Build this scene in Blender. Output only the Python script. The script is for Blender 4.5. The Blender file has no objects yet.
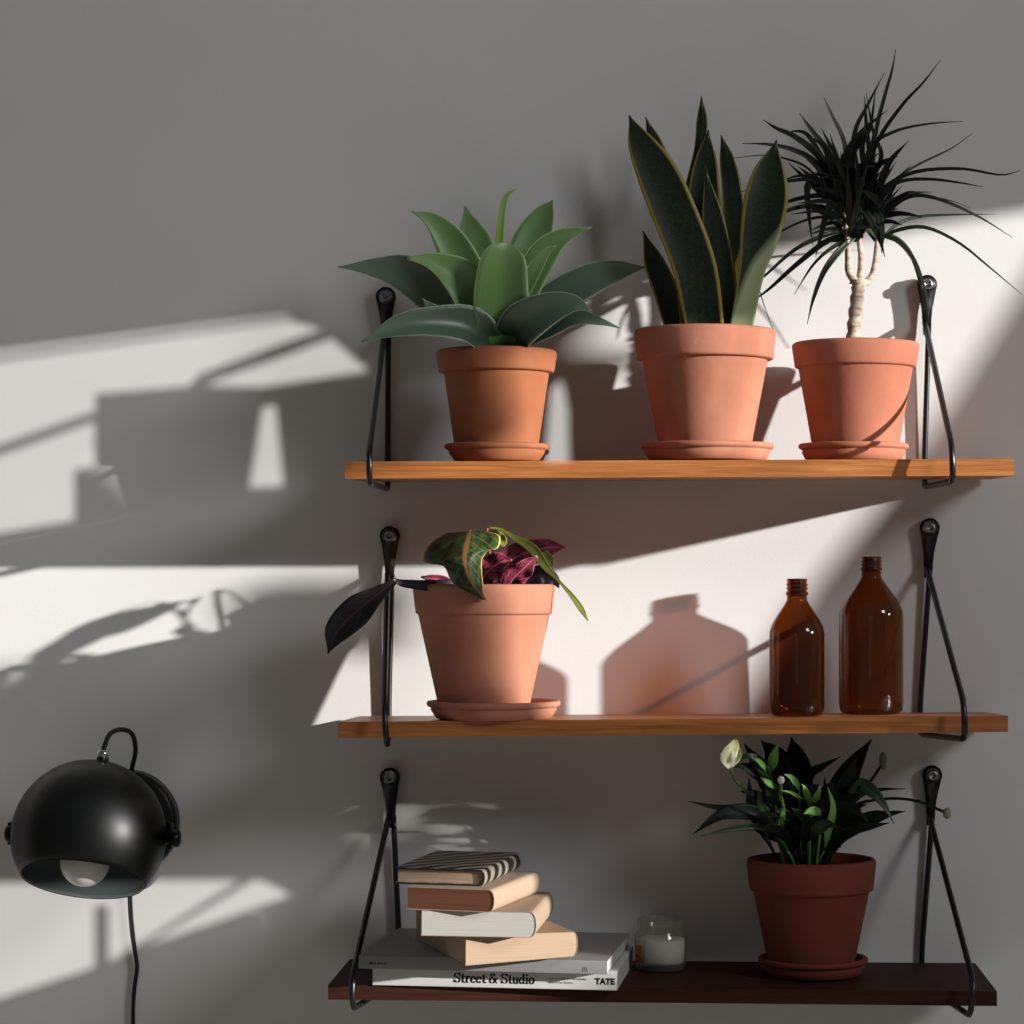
import bpy, bmesh, math, random
from mathutils import Vector, Matrix, Quaternion
from math import pi, sin, cos, radians as R
random.seed(7)
SC = bpy.context.scene
COL = SC.collection
# ------------------------------------------------------------------ frame of the photograph
CX, CY, D, ZC = 662.0, 580.0, 2600.0, 1.4          # principal point (px), camera distance from the wall (mm), camera height (m)
def P(px, py, d=0.0):
    """pixel of the photograph at d mm in front of the back wall -> world point (m)"""
    s = (D - d) / D
    return Vector(((px - CX) * s / 1000, -d / 1000, ZC + (CY - py) * s / 1000))
def S(d): return (D - d) / D / 1000                 # metres per pixel at depth d
SUN = Vector((2.155, -1.0, 0.46))                   # towards the sun

# ------------------------------------------------------------------ helpers
def tag(o, label=None, cat=None, group=None, kind=None):
    if label: o['label'] = label
    if cat: o['category'] = cat
    if group: o['group'] = group
    if kind: o['kind'] = kind
    return o
def empty(name, loc, label, cat, group=None, mat=None):
    o = bpy.data.objects.new(name, None); COL.objects.link(o)
    o.empty_display_size = 0.03
    o.matrix_world = mat if mat is not None else Matrix.Translation(loc)
    return tag(o, label, cat, group)
def link(name, bm, mat, parent=None, smooth=True, label=None, world=True):
    """one mesh object; geometry given in world space when world=True, else in the parent's space"""
    me = bpy.data.meshes.new(name)
    bmesh.ops.recalc_face_normals(bm, faces=bm.faces)
    if parent is not None and world:
        bm.transform(parent.matrix_world.inverted())
    bm.to_mesh(me); bm.free()
    for p in me.polygons: p.use_smooth = smooth
    for m in (mat if isinstance(mat, (list, tuple)) else [mat]): me.materials.append(m)
    o = bpy.data.objects.new(name, me); COL.objects.link(o)
    if parent is not None: o.parent = parent
    if label: o['label'] = label
    return o
def catmull(pts, n):
    """smooth polyline through control points (any dimension)"""
    pts = [Vector(p) for p in pts]
    if len(pts) == 2: return [pts[0].lerp(pts[1], i / n) for i in range(n + 1)]
    q = [pts[0] * 2 - pts[1]] + pts + [pts[-1] * 2 - pts[-2]]
    out = []
    m = len(pts) - 1
    for i in range(n + 1):
        f = i / n * m; k = min(int(f), m - 1); t = f - k
        a, b, c, d = q[k], q[k + 1], q[k + 2], q[k + 3]
        out.append(0.5 * ((2 * b) + (c - a) * t + (2 * a - 5 * b + 4 * c - d) * t * t + (3 * b - a - 3 * c + d) * t ** 3))
    return out
def interp(vals, t):
    m = len(vals) - 1; f = t * m; k = min(int(f), m - 1); u = f - k
    p0 = vals[max(k - 1, 0)]; p1 = vals[k]; p2 = vals[k + 1]; p3 = vals[min(k + 2, m)]
    v = 0.5 * (2 * p1 + (p2 - p0) * u + (2 * p0 - 5 * p1 + 4 * p2 - p3) * u * u + (3 * p1 - p0 - 3 * p2 + p3) * u ** 3)
    return max(v, 0.0)
def tube(bm, path, rad, seg=10, closed=False):
    """sweep a circle along a polyline of world points"""
    n = len(path); rings = []
    up = None
    for i, p in enumerate(path):
        if closed: t = (path[(i + 1) % n] - path[i - 1]).normalized()
        else: t = (path[min(i + 1, n - 1)] - path[max(i - 1, 0)]).normalized()
        if up is None:
            up = t.orthogonal().normalized()
        up = (up - t * up.dot(t)); up = up.normalized() if up.length > 1e-6 else t.orthogonal().normalized()
        b = t.cross(up)
        r = rad[i] if isinstance(rad, (list, tuple)) else rad
        rings.append([bm.verts.new(p + (up * cos(a) + b * sin(a)) * r) for a in [2 * pi * k / seg for k in range(seg)]])
    m = n if closed else n - 1
    for i in range(m):
        A, B = rings[i], rings[(i + 1) % n]
        off = 0
        if closed and i == n - 1:
            off = min(range(seg), key=lambda o: (A[0].co - B[o].co).length)
        for k in range(seg):
            bm.faces.new((A[k], A[(k + 1) % seg], B[(k + 1 + off) % seg], B[(k + off) % seg]))
    if not closed:
        bm.faces.new(rings[0][::-1]); bm.faces.new(rings[-1])
    return bm
def lathe(bm, prof, seg=64, mat=None):
    """spin a closed (r, z) outline about z"""
    M = mat or Matrix.Identity(4); rings = []
    for r, z in prof:
        if r < 1e-6: rings.append([bm.verts.new(M @ Vector((0, 0, z)))])
        else: rings.append([bm.verts.new(M @ Vector((r * cos(2 * pi * k / seg), r * sin(2 * pi * k / seg), z))) for k in range(seg)])
    for A, B in zip(rings, rings[1:]):
        if len(A) == 1 and len(B) == 1: continue
        for k in range(seg):
            j = (k + 1) % seg
            if len(A) == 1: bm.faces.new((A[0], B[j], B[k]))
            elif len(B) == 1: bm.faces.new((A[k], A[j], B[0]))
            else: bm.faces.new((A[k], A[j], B[j], B[k]))
    return bm
def box8(bm, c):
    v = [bm.verts.new(p) for p in c]
    for f in ((0, 1, 2, 3), (7, 6, 5, 4), (0, 4, 5, 1), (1, 5, 6, 2), (2, 6, 7, 3), (3, 7, 4, 0)): bm.faces.new([v[i] for i in f])
    return bm
def box(bm, x0, x1, y0, y1, z0, z1):
    return box8(bm, [(x0, y0, z0), (x1, y0, z0), (x1, y1, z0), (x0, y1, z0), (x0, y0, z1), (x1, y0, z1), (x1, y1, z1), (x0, y1, z1)])
def bevel(bm, w, seg=2, ang=0.6):
    es = [e for e in bm.edges if len(e.link_faces) == 2 and e.calc_face_angle(0) > ang]
    bmesh.ops.bevel(bm, geom=es, offset=w, segments=seg, profile=0.6, affect='EDGES')
    return bm
def extrude_outline(bm, pts, M, depth):
    """flat outline (x, y) given thickness along local z, then placed with M"""
    a = [bm.verts.new(M @ Vector((x, y, 0))) for x, y in pts]; b = [bm.verts.new(M @ Vector((x, y, depth))) for x, y in pts]
    n = len(pts)
    bm.faces.new(a[::-1]); bm.faces.new(b)
    for i in range(n): bm.faces.new((a[i], a[(i + 1) % n], b[(i + 1) % n], b[i]))
    return bm
def ribbon(bm, path, width, cup=0.0, th=0.0012, hint=(0, -1, 0), roll=0.0, nseg=16, cross=6, wave=0.0, wfreq=3.0):
    """a leaf: path of (px, py, depth) control points, widths in px; u/v stored as UV"""
    uvl = bm.loops.layers.uv.get('UVMap') or bm.loops.layers.uv.new('UVMap')
    pts = [P(*p) for p in catmull(path, nseg)]
    hint = Vector(hint); top = []; bot = []
    for i, p in enumerate(pts):
        t = (pts[min(i + 1, nseg)] - pts[max(i - 1, 0)]).normalized()
        s = t.cross(hint)
        s = s.normalized() if s.length > 1e-5 else t.orthogonal().normalized()
        rl = roll[0] + (roll[1] - roll[0]) * i / nseg if isinstance(roll, tuple) else roll
        if rl: s = Quaternion(t, R(rl)) @ s
        n = s.cross(t).normalized()                    # faces the hint side
        if n.dot(hint) < 0 and abs(rl) < 90: n = -n
        w = interp(width, i / nseg) * 0.001 * 0.5 * (1 - 0.035)
        w = max(w, 0.0003)
        ra, rb = [], []
        for k in range(cross + 1):
            u = -1 + 2 * k / cross
            wv = wave * w * abs(u) * sin(wfreq * 2 * pi * i / nseg + (0 if u > 0 else 1.3))
            q = p + s * (u * w) + n * (cup * w * (abs(u) ** 1.5) + wv)
            e = th * (1 - 0.75 * abs(u)) * 0.5
            ra.append(bm.verts.new(q + n * e)); rb.append(bm.verts.new(q - n * e))
        top.append(ra); bot.append(rb)
    def face(vs, uvs):
        try: f = bm.faces.new(vs)
        except ValueError: return
        for l, uv in zip(f.loops, uvs): l[uvl].uv = uv
    for i in range(nseg):
        v0, v1 = i / nseg, (i + 1) / nseg
        for k in range(cross):
            u0, u1 = k / cross, (k + 1) / cross
            face((top[i][k], top[i][k + 1], top[i + 1][k + 1], top[i + 1][k]), ((u0, v0), (u1, v0), (u1, v1), (u0, v1)))
            face((bot[i][k + 1], bot[i][k], bot[i + 1][k], bot[i + 1][k + 1]), ((u1, v0), (u0, v0), (u0, v1), (u1, v1)))
        face((top[i][0], top[i + 1][0], bot[i + 1][0], bot[i][0]), ((0, v0), (0, v1), (0, v1), (0, v0)))
        face((top[i + 1][cross], top[i][cross], bot[i][cross], bot[i + 1][cross]), ((1, v1), (1, v0), (1, v0), (1, v1)))
    face([top[0][k] for k in range(cross + 1)][::-1] + bot[0], [(0.5, 0)] * (2 * cross + 2))
    face(top[nseg] + bot[nseg][::-1], [(0.5, 1)] * (2 * cross + 2))
    return bm

# ------------------------------------------------------------------ materials
def lin(c):
    return tuple((x / 255 / 12.92 if x / 255 <= 0.04045 else ((x / 255 + 0.055) / 1.055) ** 2.4) for x in c) + (1.0,)
class NT:
    def __init__(s, name):
        s.m = bpy.data.materials.new(name); s.m.use_nodes = True
        s.t = s.m.node_tree; s.b = s.t.nodes['Principled BSDF']; s.out = s.t.nodes['Material Output']
    def n(s, kind, **kw):
        o = s.t.nodes.new(kind)
        for k, v in kw.items():
            if k in o.inputs: o.inputs[k].default_value = v
            else: setattr(o, k, v)
        return o
    def l(s, a, b): s.t.links.new(a, b)
    def ramp(s, fac, stops):
        r = s.n('ShaderNodeValToRGB'); cr = r.color_ramp
        while len(cr.elements) < len(stops): cr.elements.new(0.5)
        for e, (p, c) in zip(cr.elements, stops): e.position = p; e.color = c
        s.l(fac, r.inputs['Fac']); return r.outputs['Color']
    def noise(s, scale, detail=4, mapscale=(1, 1, 1), coord='Object', rough=0.55, dist=0.0):
        tc = s.n('ShaderNodeTexCoord'); mp = s.n('ShaderNodeMapping'); mp.inputs['Scale'].default_value = mapscale
        s.l(tc.outputs[coord], mp.inputs['Vector'])
        nz = s.n('ShaderNodeTexNoise'); nz.inputs['Scale'].default_value = scale; nz.inputs['Detail'].default_value = detail
        nz.inputs['Roughness'].default_value = rough; nz.inputs['Distortion'].default_value = dist
        s.l(mp.outputs['Vector'], nz.inputs['Vector']); return nz.outputs['Fac']
    def bump(s, h, strength, dist=0.002):
        b = s.n('ShaderNodeBump'); b.inputs['Strength'].default_value = strength; b.inputs['Distance'].default_value = dist
        s.l(h, b.inputs['Height']); s.l(b.outputs['Normal'], s.b.inputs['Normal'])
    def uv(s):
        u = s.n('ShaderNodeUVMap', uv_map='UVMap'); x = s.n('ShaderNodeSeparateXYZ'); s.l(u.outputs['UV'], x.inputs[0]); return x.outputs['X'], x.outputs['Y']
    def math(s, op, a, b=None, c=None):
        o = s.n('ShaderNodeMath', operation=op)
        for i, v in enumerate((a, b, c)):
            if v is None: continue
            if isinstance(v, (int, float)): o.inputs[i].default_value = v
            else: s.l(v, o.inputs[i])
        return o.outputs[0]
    def mix(s, fac, a, b):
        o = s.n('ShaderNodeMix', data_type='RGBA')
        for sock, v in ((o.inputs[0], fac), (o.inputs[6], a), (o.inputs[7], b)):
            if hasattr(v, 'is_linked'): s.l(v, sock)
            else: sock.default_value = v
        return o.outputs[2]
    def color(s, c):
        if hasattr(c, 'is_linked'): s.l(c, s.b.inputs['Base Color'])
        else: s.b.inputs['Base Color'].default_value = c
    def pbr(s, rough=0.5, spec=0.5, metal=0.0, coat=0.0):
        s.b.inputs['Roughness'].default_value = rough; s.b.inputs['Specular IOR Level'].default_value = spec
        s.b.inputs['Metallic'].default_value = metal; s.b.inputs['Coat Weight'].default_value = coat
        return s.m
def plain(name, c, rough=0.5, spec=0.5, metal=0.0, coat=0.0):
    k = NT(name); k.color(c); return k.pbr(rough, spec, metal, coat)

def m_wall():
    k = NT('wall_paint'); f = k.noise(6, 6); k.color(k.ramp(f, [(0.3, (0.70, 0.695, 0.685, 1)), (0.7, (0.73, 0.725, 0.715, 1))]))
    k.bump(k.noise(420, 3), 0.10, 0.001); return k.pbr(0.85, 0.2)
def m_wood(name, a, b, c, spec=0.4, rough=0.42):
    k = NT(name)
    f = k.noise(11, 9, (0.9, 16, 34), rough=0.66, dist=0.7); g = k.noise(70, 5, (0.45, 10, 22))
    base = k.ramp(f, [(0.30, a), (0.52, b), (0.72, c)])
    k.color(k.mix(k.math('MULTIPLY', k.ramp(g, [(0.48, (0, 0, 0, 1)), (0.66, (1, 1, 1, 1))]), 0.35), base, a))
    k.bump(g, 0.12, 0.0006); return k.pbr(rough, spec)
def m_terra(name, a, b, dark=0.0):
    k = NT(name)
    f = k.noise(16, 6); g = k.noise(170, 3)
    base = k.ramp(f, [(0.3, a), (0.72, b)])
    sp = k.ramp(k.noise(38, 5, rough=0.7), [(0.66, (0, 0, 0, 1)), (0.74, (1, 1, 1, 1))])
    k.color(k.mix(k.math('MULTIPLY', sp, 0.22), base, (0.62, 0.42, 0.33, 1)))
    k.bump(g, 0.18, 0.0008); return k.pbr(0.82, 0.25)
def m_leaf(name, base, tip, edge=None, rough=0.45, midrib=None, spec=0.4, stripes=0.3):
    k = NT(name); u, v = k.uv()
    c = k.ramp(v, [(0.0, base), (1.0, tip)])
    d = k.math('ABSOLUTE', k.math('SUBTRACT', u, 0.5))            # 0 midrib .. 0.5 margin
    ln = k.math('SINE', k.math('MULTIPLY', u, 90.0))
    c = k.mix(k.math('MULTIPLY', k.math('ADD', k.math('MULTIPLY', ln, 0.5), 0.5), stripes * 0.35), c, tuple(x * 0.55 for x in base[:3]) + (1,))
    if midrib: c = k.mix(k.ramp(d, [(0.015, (1, 1, 1, 1)), (0.05, (0, 0, 0, 1))]), c, midrib)
    if edge: c = k.mix(k.ramp(d, [(0.455, (0, 0, 0, 1)), (0.48, (1, 1, 1, 1))]), c, edge)
    k.color(c); return k.pbr(rough, spec)
def m_snake(pale=False):
    k = NT('snake_leaf'); u, v = k.uv()
    d = k.math('ABSOLUTE', k.math('SUBTRACT', u, 0.5))
    nz = k.noise(5, 5, (2.2, 16, 1), coord='UV', rough=0.7, dist=1.2)
    c = k.ramp(nz, [(0.40, (0.006, 0.012, 0.006, 1)), (0.56, (0.016, 0.028, 0.012, 1)), (0.70, (0.03, 0.05, 0.02, 1))])
    c = k.mix(k.ramp(d, [(0.40, (0, 0, 0, 1)), (0.435, (1, 1, 1, 1))]), c, (0.27, 0.21, 0.03, 1))
    if pale: c = k.mix(k.ramp(k.math('ADD', v, k.math('MULTIPLY', u, -0.42)), [(0.0, (1, 1, 1, 1)), (0.11, (0, 0, 0, 1))]), c, (0.40, 0.46, 0.25, 1))
    k.color(c)
    return k.pbr(0.42, 0.35)
def m_croton(name, a, b, vein, edge):
    k = NT(name); u, v = k.uv()
    d = k.math('ABSOLUTE', k.math('SUBTRACT', u, 0.5))
    rib = k.math('SINE', k.math('MULTIPLY', k.math('ADD', v, k.math('MULTIPLY', d, -0.55)), 62.0))
    nz = k.noise(9, 4, coord='UV')
    c = k.ramp(nz, [(0.40, a), (0.62, b)])
    c = k.mix(k.math('MULTIPLY', k.ramp(rib, [(0.86, (0, 0, 0, 1)), (0.97, (1, 1, 1, 1))]), 0.45), c, vein)
    c = k.mix(k.ramp(d, [(0.02, (1, 1, 1, 1)), (0.045, (0, 0, 0, 1))]), c, vein)
    c = k.mix(k.ramp(d, [(0.47, (0, 0, 0, 1)), (0.488, (1, 1, 1, 1))]), c, edge)
    k.color(c); return k.pbr(0.4, 0.4)
def m_pages(name, a, b):
    k = NT(name); f = k.noise(60, 3, (0.2, 0.2, 42)); k.color(k.ramp(f, [(0.35, a), (0.65, b)])); k.bump(f, 0.2, 0.0004); return k.pbr(0.85, 0.15)
def m_amber():
    k = NT('amber_glass'); t = k.t
    tr = k.n('ShaderNodeBsdfTransparent'); tr.inputs['Color'].default_value = (0.52, 0.24, 0.052, 1)
    gl = k.n('ShaderNodeBsdfGlossy'); gl.inputs['Roughness'].default_value = 0.04
    df = k.n('ShaderNodeBsdfDiffuse'); df.inputs['Color'].default_value = (0.02, 0.008, 0.002, 1)
    fr = k.n('ShaderNodeLayerWeight'); fr.inputs['Blend'].default_value = 0.5; fr = k.math('MULTIPLY_ADD', k.math('POWER', fr.outputs['Facing'], 5.0), 0.9, 0.045)
    m1 = k.n('ShaderNodeMixShader'); m1.inputs[0].default_value = 0.22
    k.l(tr.outputs[0], m1.inputs[1]); k.l(df.outputs[0], m1.inputs[2])
    m2 = k.n('ShaderNodeMixShader'); k.l(fr, m2.inputs[0]); k.l(m1.outputs[0], m2.inputs[1]); k.l(gl.outputs[0], m2.inputs[2])
    k.l(m2.outputs[0], k.out.inputs['Surface']); t.nodes.remove(k.b); return k.m
def m_clear():
    k = NT('clear_glass'); t = k.t
    tr = k.n('ShaderNodeBsdfTransparent'); tr.inputs['Color'].default_value = (0.93, 0.935, 0.91, 1)
    gl = k.n('ShaderNodeBsdfGlossy'); gl.inputs['Roughness'].default_value = 0.05
    fr = k.n('ShaderNodeLayerWeight'); fr.inputs['Blend'].default_value = 0.5; fr = k.math('MULTIPLY_ADD', k.math('POWER', fr.outputs['Facing'], 5.0), 0.9, 0.045)
    m2 = k.n('ShaderNodeMixShader'); df = k.n('ShaderNodeBsdfDiffuse'); df.inputs['Color'].default_value = (.6, .6, .52, 1); m1 = k.n('ShaderNodeMixShader'); m1.inputs[0].default_value = 0.07; k.l(tr.outputs[0], m1.inputs[1]); k.l(df.outputs[0], m1.inputs[2])
    k.l(fr, m2.inputs[0]); k.l(m1.outputs[0], m2.inputs[1]); k.l(gl.outputs[0], m2.inputs[2])
    k.l(m2.outputs[0], k.out.inputs['Surface']); t.nodes.remove(k.b); return k.m
def m_plaid():
    k = NT('patterned_cover'); tc = k.n('ShaderNodeTexCoord'); mp = k.n('ShaderNodeMapping')
    mp.inputs['Rotation'].default_value = (0, 0, R(38)); mp.inputs['Scale'].default_value = (1, 1, 1); k.l(tc.outputs['Object'], mp.inputs['Vector'])
    w = k.n('ShaderNodeTexWave', wave_type='BANDS'); w.inputs['Scale'].default_value = 17; w.inputs['Distortion'].default_value = 5.0; w.inputs['Detail'].default_value = 2
    k.l(mp.outputs['Vector'], w.inputs['Vector'])
    c = k.ramp(w.outputs['Fac'], [(0.50, (0.014, 0.016, 0.013, 1)), (0.60, (0.34, 0.30, 0.24, 1))]); k.color(c); return k.pbr(0.5, 0.4)

WALL = m_wall()
FLOORM = m_wood('floor_pale_oak', (0.36, 0.32, 0.27, 1), (0.44, 0.40, 0.35, 1), (0.50, 0.46, 0.41, 1))
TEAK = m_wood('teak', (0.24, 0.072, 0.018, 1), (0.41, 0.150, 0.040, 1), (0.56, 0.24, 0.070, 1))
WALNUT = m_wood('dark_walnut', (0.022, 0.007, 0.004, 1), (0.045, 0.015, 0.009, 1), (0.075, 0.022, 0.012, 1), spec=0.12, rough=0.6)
BLACK = plain('black_steel', (0.006, 0.007, 0.007, 1), 0.32, 0.5)
RUBBER = plain('black_cord', (0.006, 0.009, 0.008, 1), 0.5, 0.3)
CHROME = plain('chrome', (0.62, 0.64, 0.66, 1), 0.22, 0.5, 1.0)
ZINC = plain('zinc_screw', (0.30, 0.32, 0.33, 1), 0.35, 0.5, 1.0)
SATIN = plain('lamp_black', (0.002, 0.0025, 0.0025, 1), 0.40, 0.25)
LINING = plain('lamp_lining', (0.14, 0.175, 0.17, 1), 0.7, 0.2)
OPAL = plain('opal_bulb', (0.62, 0.61, 0.59, 1), 0.25, 0.5)
SOIL = plain('soil', (0.010, 0.007, 0.005, 1), 0.95, 0.1)

# ------------------------------------------------------------------ the room
b = bmesh.new(); box(b, -2.6, 1.74, 0.0, 0.12, 0.0, 2.7); tag(link('wall_back', b, WALL, smooth=False), kind='structure')
b = bmesh.new(); box(b, -2.6, 1.74, -4.2, 0.12, -0.05, 0.0); tag(link('floor', b, FLOORM, smooth=False), kind='structure')
W = 1.60                                             # inner face of the right-hand wall
b = bmesh.new()
y0, y1, z0, z1 = -1.26, -0.50, 1.02, 2.42
box(b, W, W + .14, -1.31, y0, 0, 2.7); box(b, W, W + .14, y1, 0, 0, 2.7)
box(b, W, W + .14, y0, y1, 0, z0); box(b, W, W + .14, y0, y1, z1, 2.7)
tag(link('wall_right', b, WALL, smooth=False), kind='structure')
def sunmap(px, py):
    """where the sun ray that lands on the back wall at this pixel crosses the window plane"""
    X = (px - CX) / 1000; Z = ZC + (CY - py) / 1000; t = (W - X) / SUN.x
    return (SUN.y * t, Z + SUN.z * t)
HOLES = [  # outlines cut in an added unseen panel to shape the sun patches
    # cut for the large sun patch
    [(592, 280), (700, 263), (1060, 204), (1060, 209), (940, 402), (862, 517), (800, 590), (740, 690), (690, 770), (600, 780), (190, 786), (110, 748), (76, 700), (45, 674), (20, 666), (-330, 722), (-330, 625),
     (60, 545), (165, 522), (165, 508), (128, 478), (98, 452), (364, 405), (374, 412), (374, 579), (272, 579), (212, 596), (230, 640), (330, 650), (352, 656), (386, 655), (396, 612), (414, 604), (392, 582), (376.5, 574), (376.5, 412), (400, 408), (600, 374), (660, 352), (573, 352)],
    # small cuts for sun on lily, books and lamp
    [(438, 802), (452, 802), (484, 862), (470, 880), (445, 842)],
    [(360, 806), (386, 806), (388, 832), (366, 838)],
    [(-330, 1000), (0, 950), (150, 924), (222, 914), (222, 1000), (150, 1060), (-330, 1200)],
    [(-330, 850), (-180, 850), (-180, 950), (-330, 950)],
]
# added spot and cut panel, both unseen, that light the left wall patches
Q2 = Vector((0.12, -5.5, 1.46)); Y2 = -3.0
def beam(px, py):
    w_ = P(px, py, 0); return w_.lerp(Q2, Y2 / Q2.y)
HOLES2 = [  # patches and shadow bars cut into the second added panel
    [(-60, 358), (288, 314), (291, 317), (-60, 364)],
    [(-60, 369), (288, 321), (322, 329), (200, 374), (190, 386), (96, 394), (96, 411), (-60, 466)],
    [(203, 385), (331, 339), (369, 371), (262, 387)],
    [(95, 421), (95, 466), (75, 470), (75, 520), (-60, 543), (-60, 477)],
    [(262, 408), (276, 405), (284, 486), (249, 488)],
    [(551, 388), (562, 380), (568, 410), (569, 470), (544, 470)],
    [(-60, 884), (150, 880), (240, 880), (112, 960), (108, 962), (108, 906), (95, 906), (95, 967), (-60, 1018)],
    [(254, 880), (264, 881), (292, 895), (218, 921), (142, 947)],
]
def mask_panel(name, rect, holes, M):  # added flat panel whose holes shape the light on the wall
    cu = bpy.data.curves.new(name, 'CURVE'); cu.dimensions = '2D'; cu.fill_mode = 'BOTH'; cu.extrude = 0.003
    for pts in [rect] + holes:
        s = cu.splines.new('POLY'); s.points.add(len(pts) - 1); s.use_cyclic_u = True
        for q, (x, y) in zip(s.points, pts): q.co = (x, y, 0, 1)
    t = bpy.data.objects.new('tmp', cu); COL.objects.link(t)
    dg = bpy.context.evaluated_depsgraph_get(); me = bpy.data.meshes.new_from_object(t.evaluated_get(dg))
    bpy.data.objects.remove(t)
    me.materials.clear(); me.materials.append(WALL); me.name = name
    o = bpy.data.objects.new(name, me); COL.objects.link(o); o.matrix_world = M
    tag(o, kind='structure')
mask_panel('sun_mask_panel', [(y0 - .03, z0 - .03), (y1 + .03, z0 - .03), (y1 + .03, z1 + .03), (y0 - .03, z1 + .03)], [[sunmap(*p) for p in h] for h in HOLES],
             Matrix(((0, 0, 1, W + .01), (1, 0, 0, 0), (0, 1, 0, 0), (0, 0, 0, 1))))
c2 = beam(265, 680)
mask_panel('beam_mask_panel', [(c2.x - .30, c2.z - .30), (c2.x + .30, c2.z - .30), (c2.x + .30, c2.z + .30), (c2.x - .30, c2.z + .30)], [[(beam(*p).x, beam(*p).z) for p in h] for h in HOLES2],
             Matrix(((1, 0, 0, 0), (0, 0, -1, Y2), (0, 1, 0, 0), (0, 0, 0, 1))))

# ------------------------------------------------------------------ shelves
DF = 180.0
# front corners (px at the front edge), back-edge heights (px at the wall), thickness mm, material
SH = [
    dict(xl=345, xr=1014, fl=461.6, fr=458.7, bl=466.5, br=464.0, th=15.8, m=TEAK),
    dict(xl=338, xr=1008, fl=722.0, fr=715.8, bl=715.5, br=711.5, th=15.0, m=TEAK),
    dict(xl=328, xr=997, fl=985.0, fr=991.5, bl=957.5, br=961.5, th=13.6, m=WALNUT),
]
for s in SH:
    a, c = P(s['xl'], s['fl'], DF), P(s['xr'], s['fr'], DF)
    s['X0'], s['X1'] = a.x, c.x
    s['zfl'], s['zfr'] = a.z, c.z
    s['zbl'], s['zbr'] = ZC + (CY - s['bl']) / 1000, ZC + (CY - s['br']) / 1000
def top_z(i, X, d):
    s = SH[i]; u = (X - s['X0']) / (s['X1'] - s['X0']); v = d / DF
    return (s['zbl'] * (1 - u) + s['zbr'] * u) * (1 - v) + (s['zfl'] * (1 - u) + s['zfr'] * u) * v
SL = ['orange teak top shelf board carrying three potted plants',
      'orange teak middle shelf board carrying a croton pot and two brown bottles',
      'dark walnut bottom shelf board carrying stacked books and a candle jar']
for i, s in enumerate(SH):
    t = s['th'] / 1000; yb, yf = -0.0105, -DF / 1000
    b = bmesh.new()
    box8(b, [(s['X0'], yf, s['zfl'] - t), (s['X1'], yf, s['zfr'] - t), (s['X1'], yb, s['zbr'] - t), (s['X0'], yb, s['zbl'] - t),
             (s['X0'], yf, s['zfl']), (s['X1'], yf, s['zfr']), (s['X1'], yb, s['zbr']), (s['X0'], yb, s['zbl'])])
    bevel(b, 0.0008, 2)
    o = link('shelf_board', b, s['m'], smooth=False); tag(o, SL[i], 'shelf', 'wall shelf boards')

# brackets: bent rod hung on one screw
def bracket(i, screw, wallbot, bend, frontbot, label, chrome=False):
    sx, sy = screw; dE = 9
    root = empty('shelf_bracket', P(sx, sy, 0), label, 'shelf bracket', 'black rod shelf brackets')
    r = 0.0029
    # eyelet: flattened drop of steel
    c = P(sx, sy, dE); low = P(sx + (wallbot[0] - sx) * .2, sy + 50, dE)
    out = []
    for k in range(25):
        a = R(-25) + R(230) * k / 24
        out.append((0.0098 * cos(a), 0.0098 * sin(a)))
    dx = low.x - c.x
    out += [(dx * .5 - 0.0052, -0.024), (dx - 0.0032, low.z - c.z), (dx + 0.0032, low.z - c.z), (dx * .5 + 0.0052, -0.024)]
    M = Matrix.Translation(P(sx, sy, dE) + Vector((0, 0.003, 0))) @ Matrix.Rotation(R(90), 4, 'X')
    b = bmesh.new(); extrude_outline(b, out, M, 0.0068); bevel(b, 0.0022, 3); link('eyelet', b, BLACK, root)
    # rod loop
    zb = top_z(i, P(*wallbot, 5).x, 5) - SH[i]['th'] / 1000 - 0.0055
    wx = P(*wallbot, 8).x
    fb, fbend = P(*frontbot, DF + 22), P(*bend, DF + 22)
    zf = top_z(i, fb.x, DF) - SH[i]['th'] / 1000 - 0.0055
    fb.z = min(fb.z, zf)
    st = P(sx + (wallbot[0] - sx) * .15, sy + 38, dE)
    pts = [st + Vector((0.002, 0, 0)), Vector((wx, -0.0055, zb + 0.03)), Vector((wx, -0.0050, zb + 0.001)), Vector((wx, -0.0075, zb - 0.0015)),
           Vector((fb.x, fb.y + 0.005, fb.z)), Vector((fb.x, fb.y, fb.z + 0.004)), fbend, st + Vector((-0.002, -0.002, 0))]
    path = []
    for p, q in zip(pts, pts[1:]):
        n = max(1, int((q - p).length / 0.012)); path += [p.lerp(q, k / n) for k in range(n)]
    path.append(pts[-1])
    for _ in range(1):
        path = [path[0]] + [(path[k - 1] + path[k] * 2 + path[k + 1]) / 4 for k in range(1, len(path) - 1)] + [path[-1]]
    b = bmesh.new(); tube(b, path, r, 10); link('rod', b, BLACK, root)
    # screw with washer and socket
    Ms = Matrix.Translation(P(sx, sy, dE) + Vector((0, -0.0032, 0))) @ Matrix.Rotation(R(90), 4, 'X')
    b = bmesh.new(); lathe(b, [(0, -.0055), (.003, -.0055), (.003, 0), (.0072, 0), (.0074, .0012), (.0052, .0022), (.0050, .0052), (.0044, .0060), (.0026, .0060), (.0024, .0034), (0, .0034)], 24, Ms)
    link('screw', b, CHROME if chrome else ZINC, root)  # brighter metal on the sunlit screw; the sunlight is put into its colour
bracket(0, (386, 297), (387.5, 490), (369, 452), (369.5, 480), 'black rod bracket at the left end of the top shelf, screw behind agave leaves')
bracket(0, (927, 285), (925, 484), (952, 447), (953, 479), 'black rod bracket at the right end of the top shelf, bright screw beside dragon tree', True)
bracket(1, (390, 536), (388.5, 738), (384, 711), (386.5, 741), 'black rod bracket at left end of the middle shelf, crossed by a drooping leaf')
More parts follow.
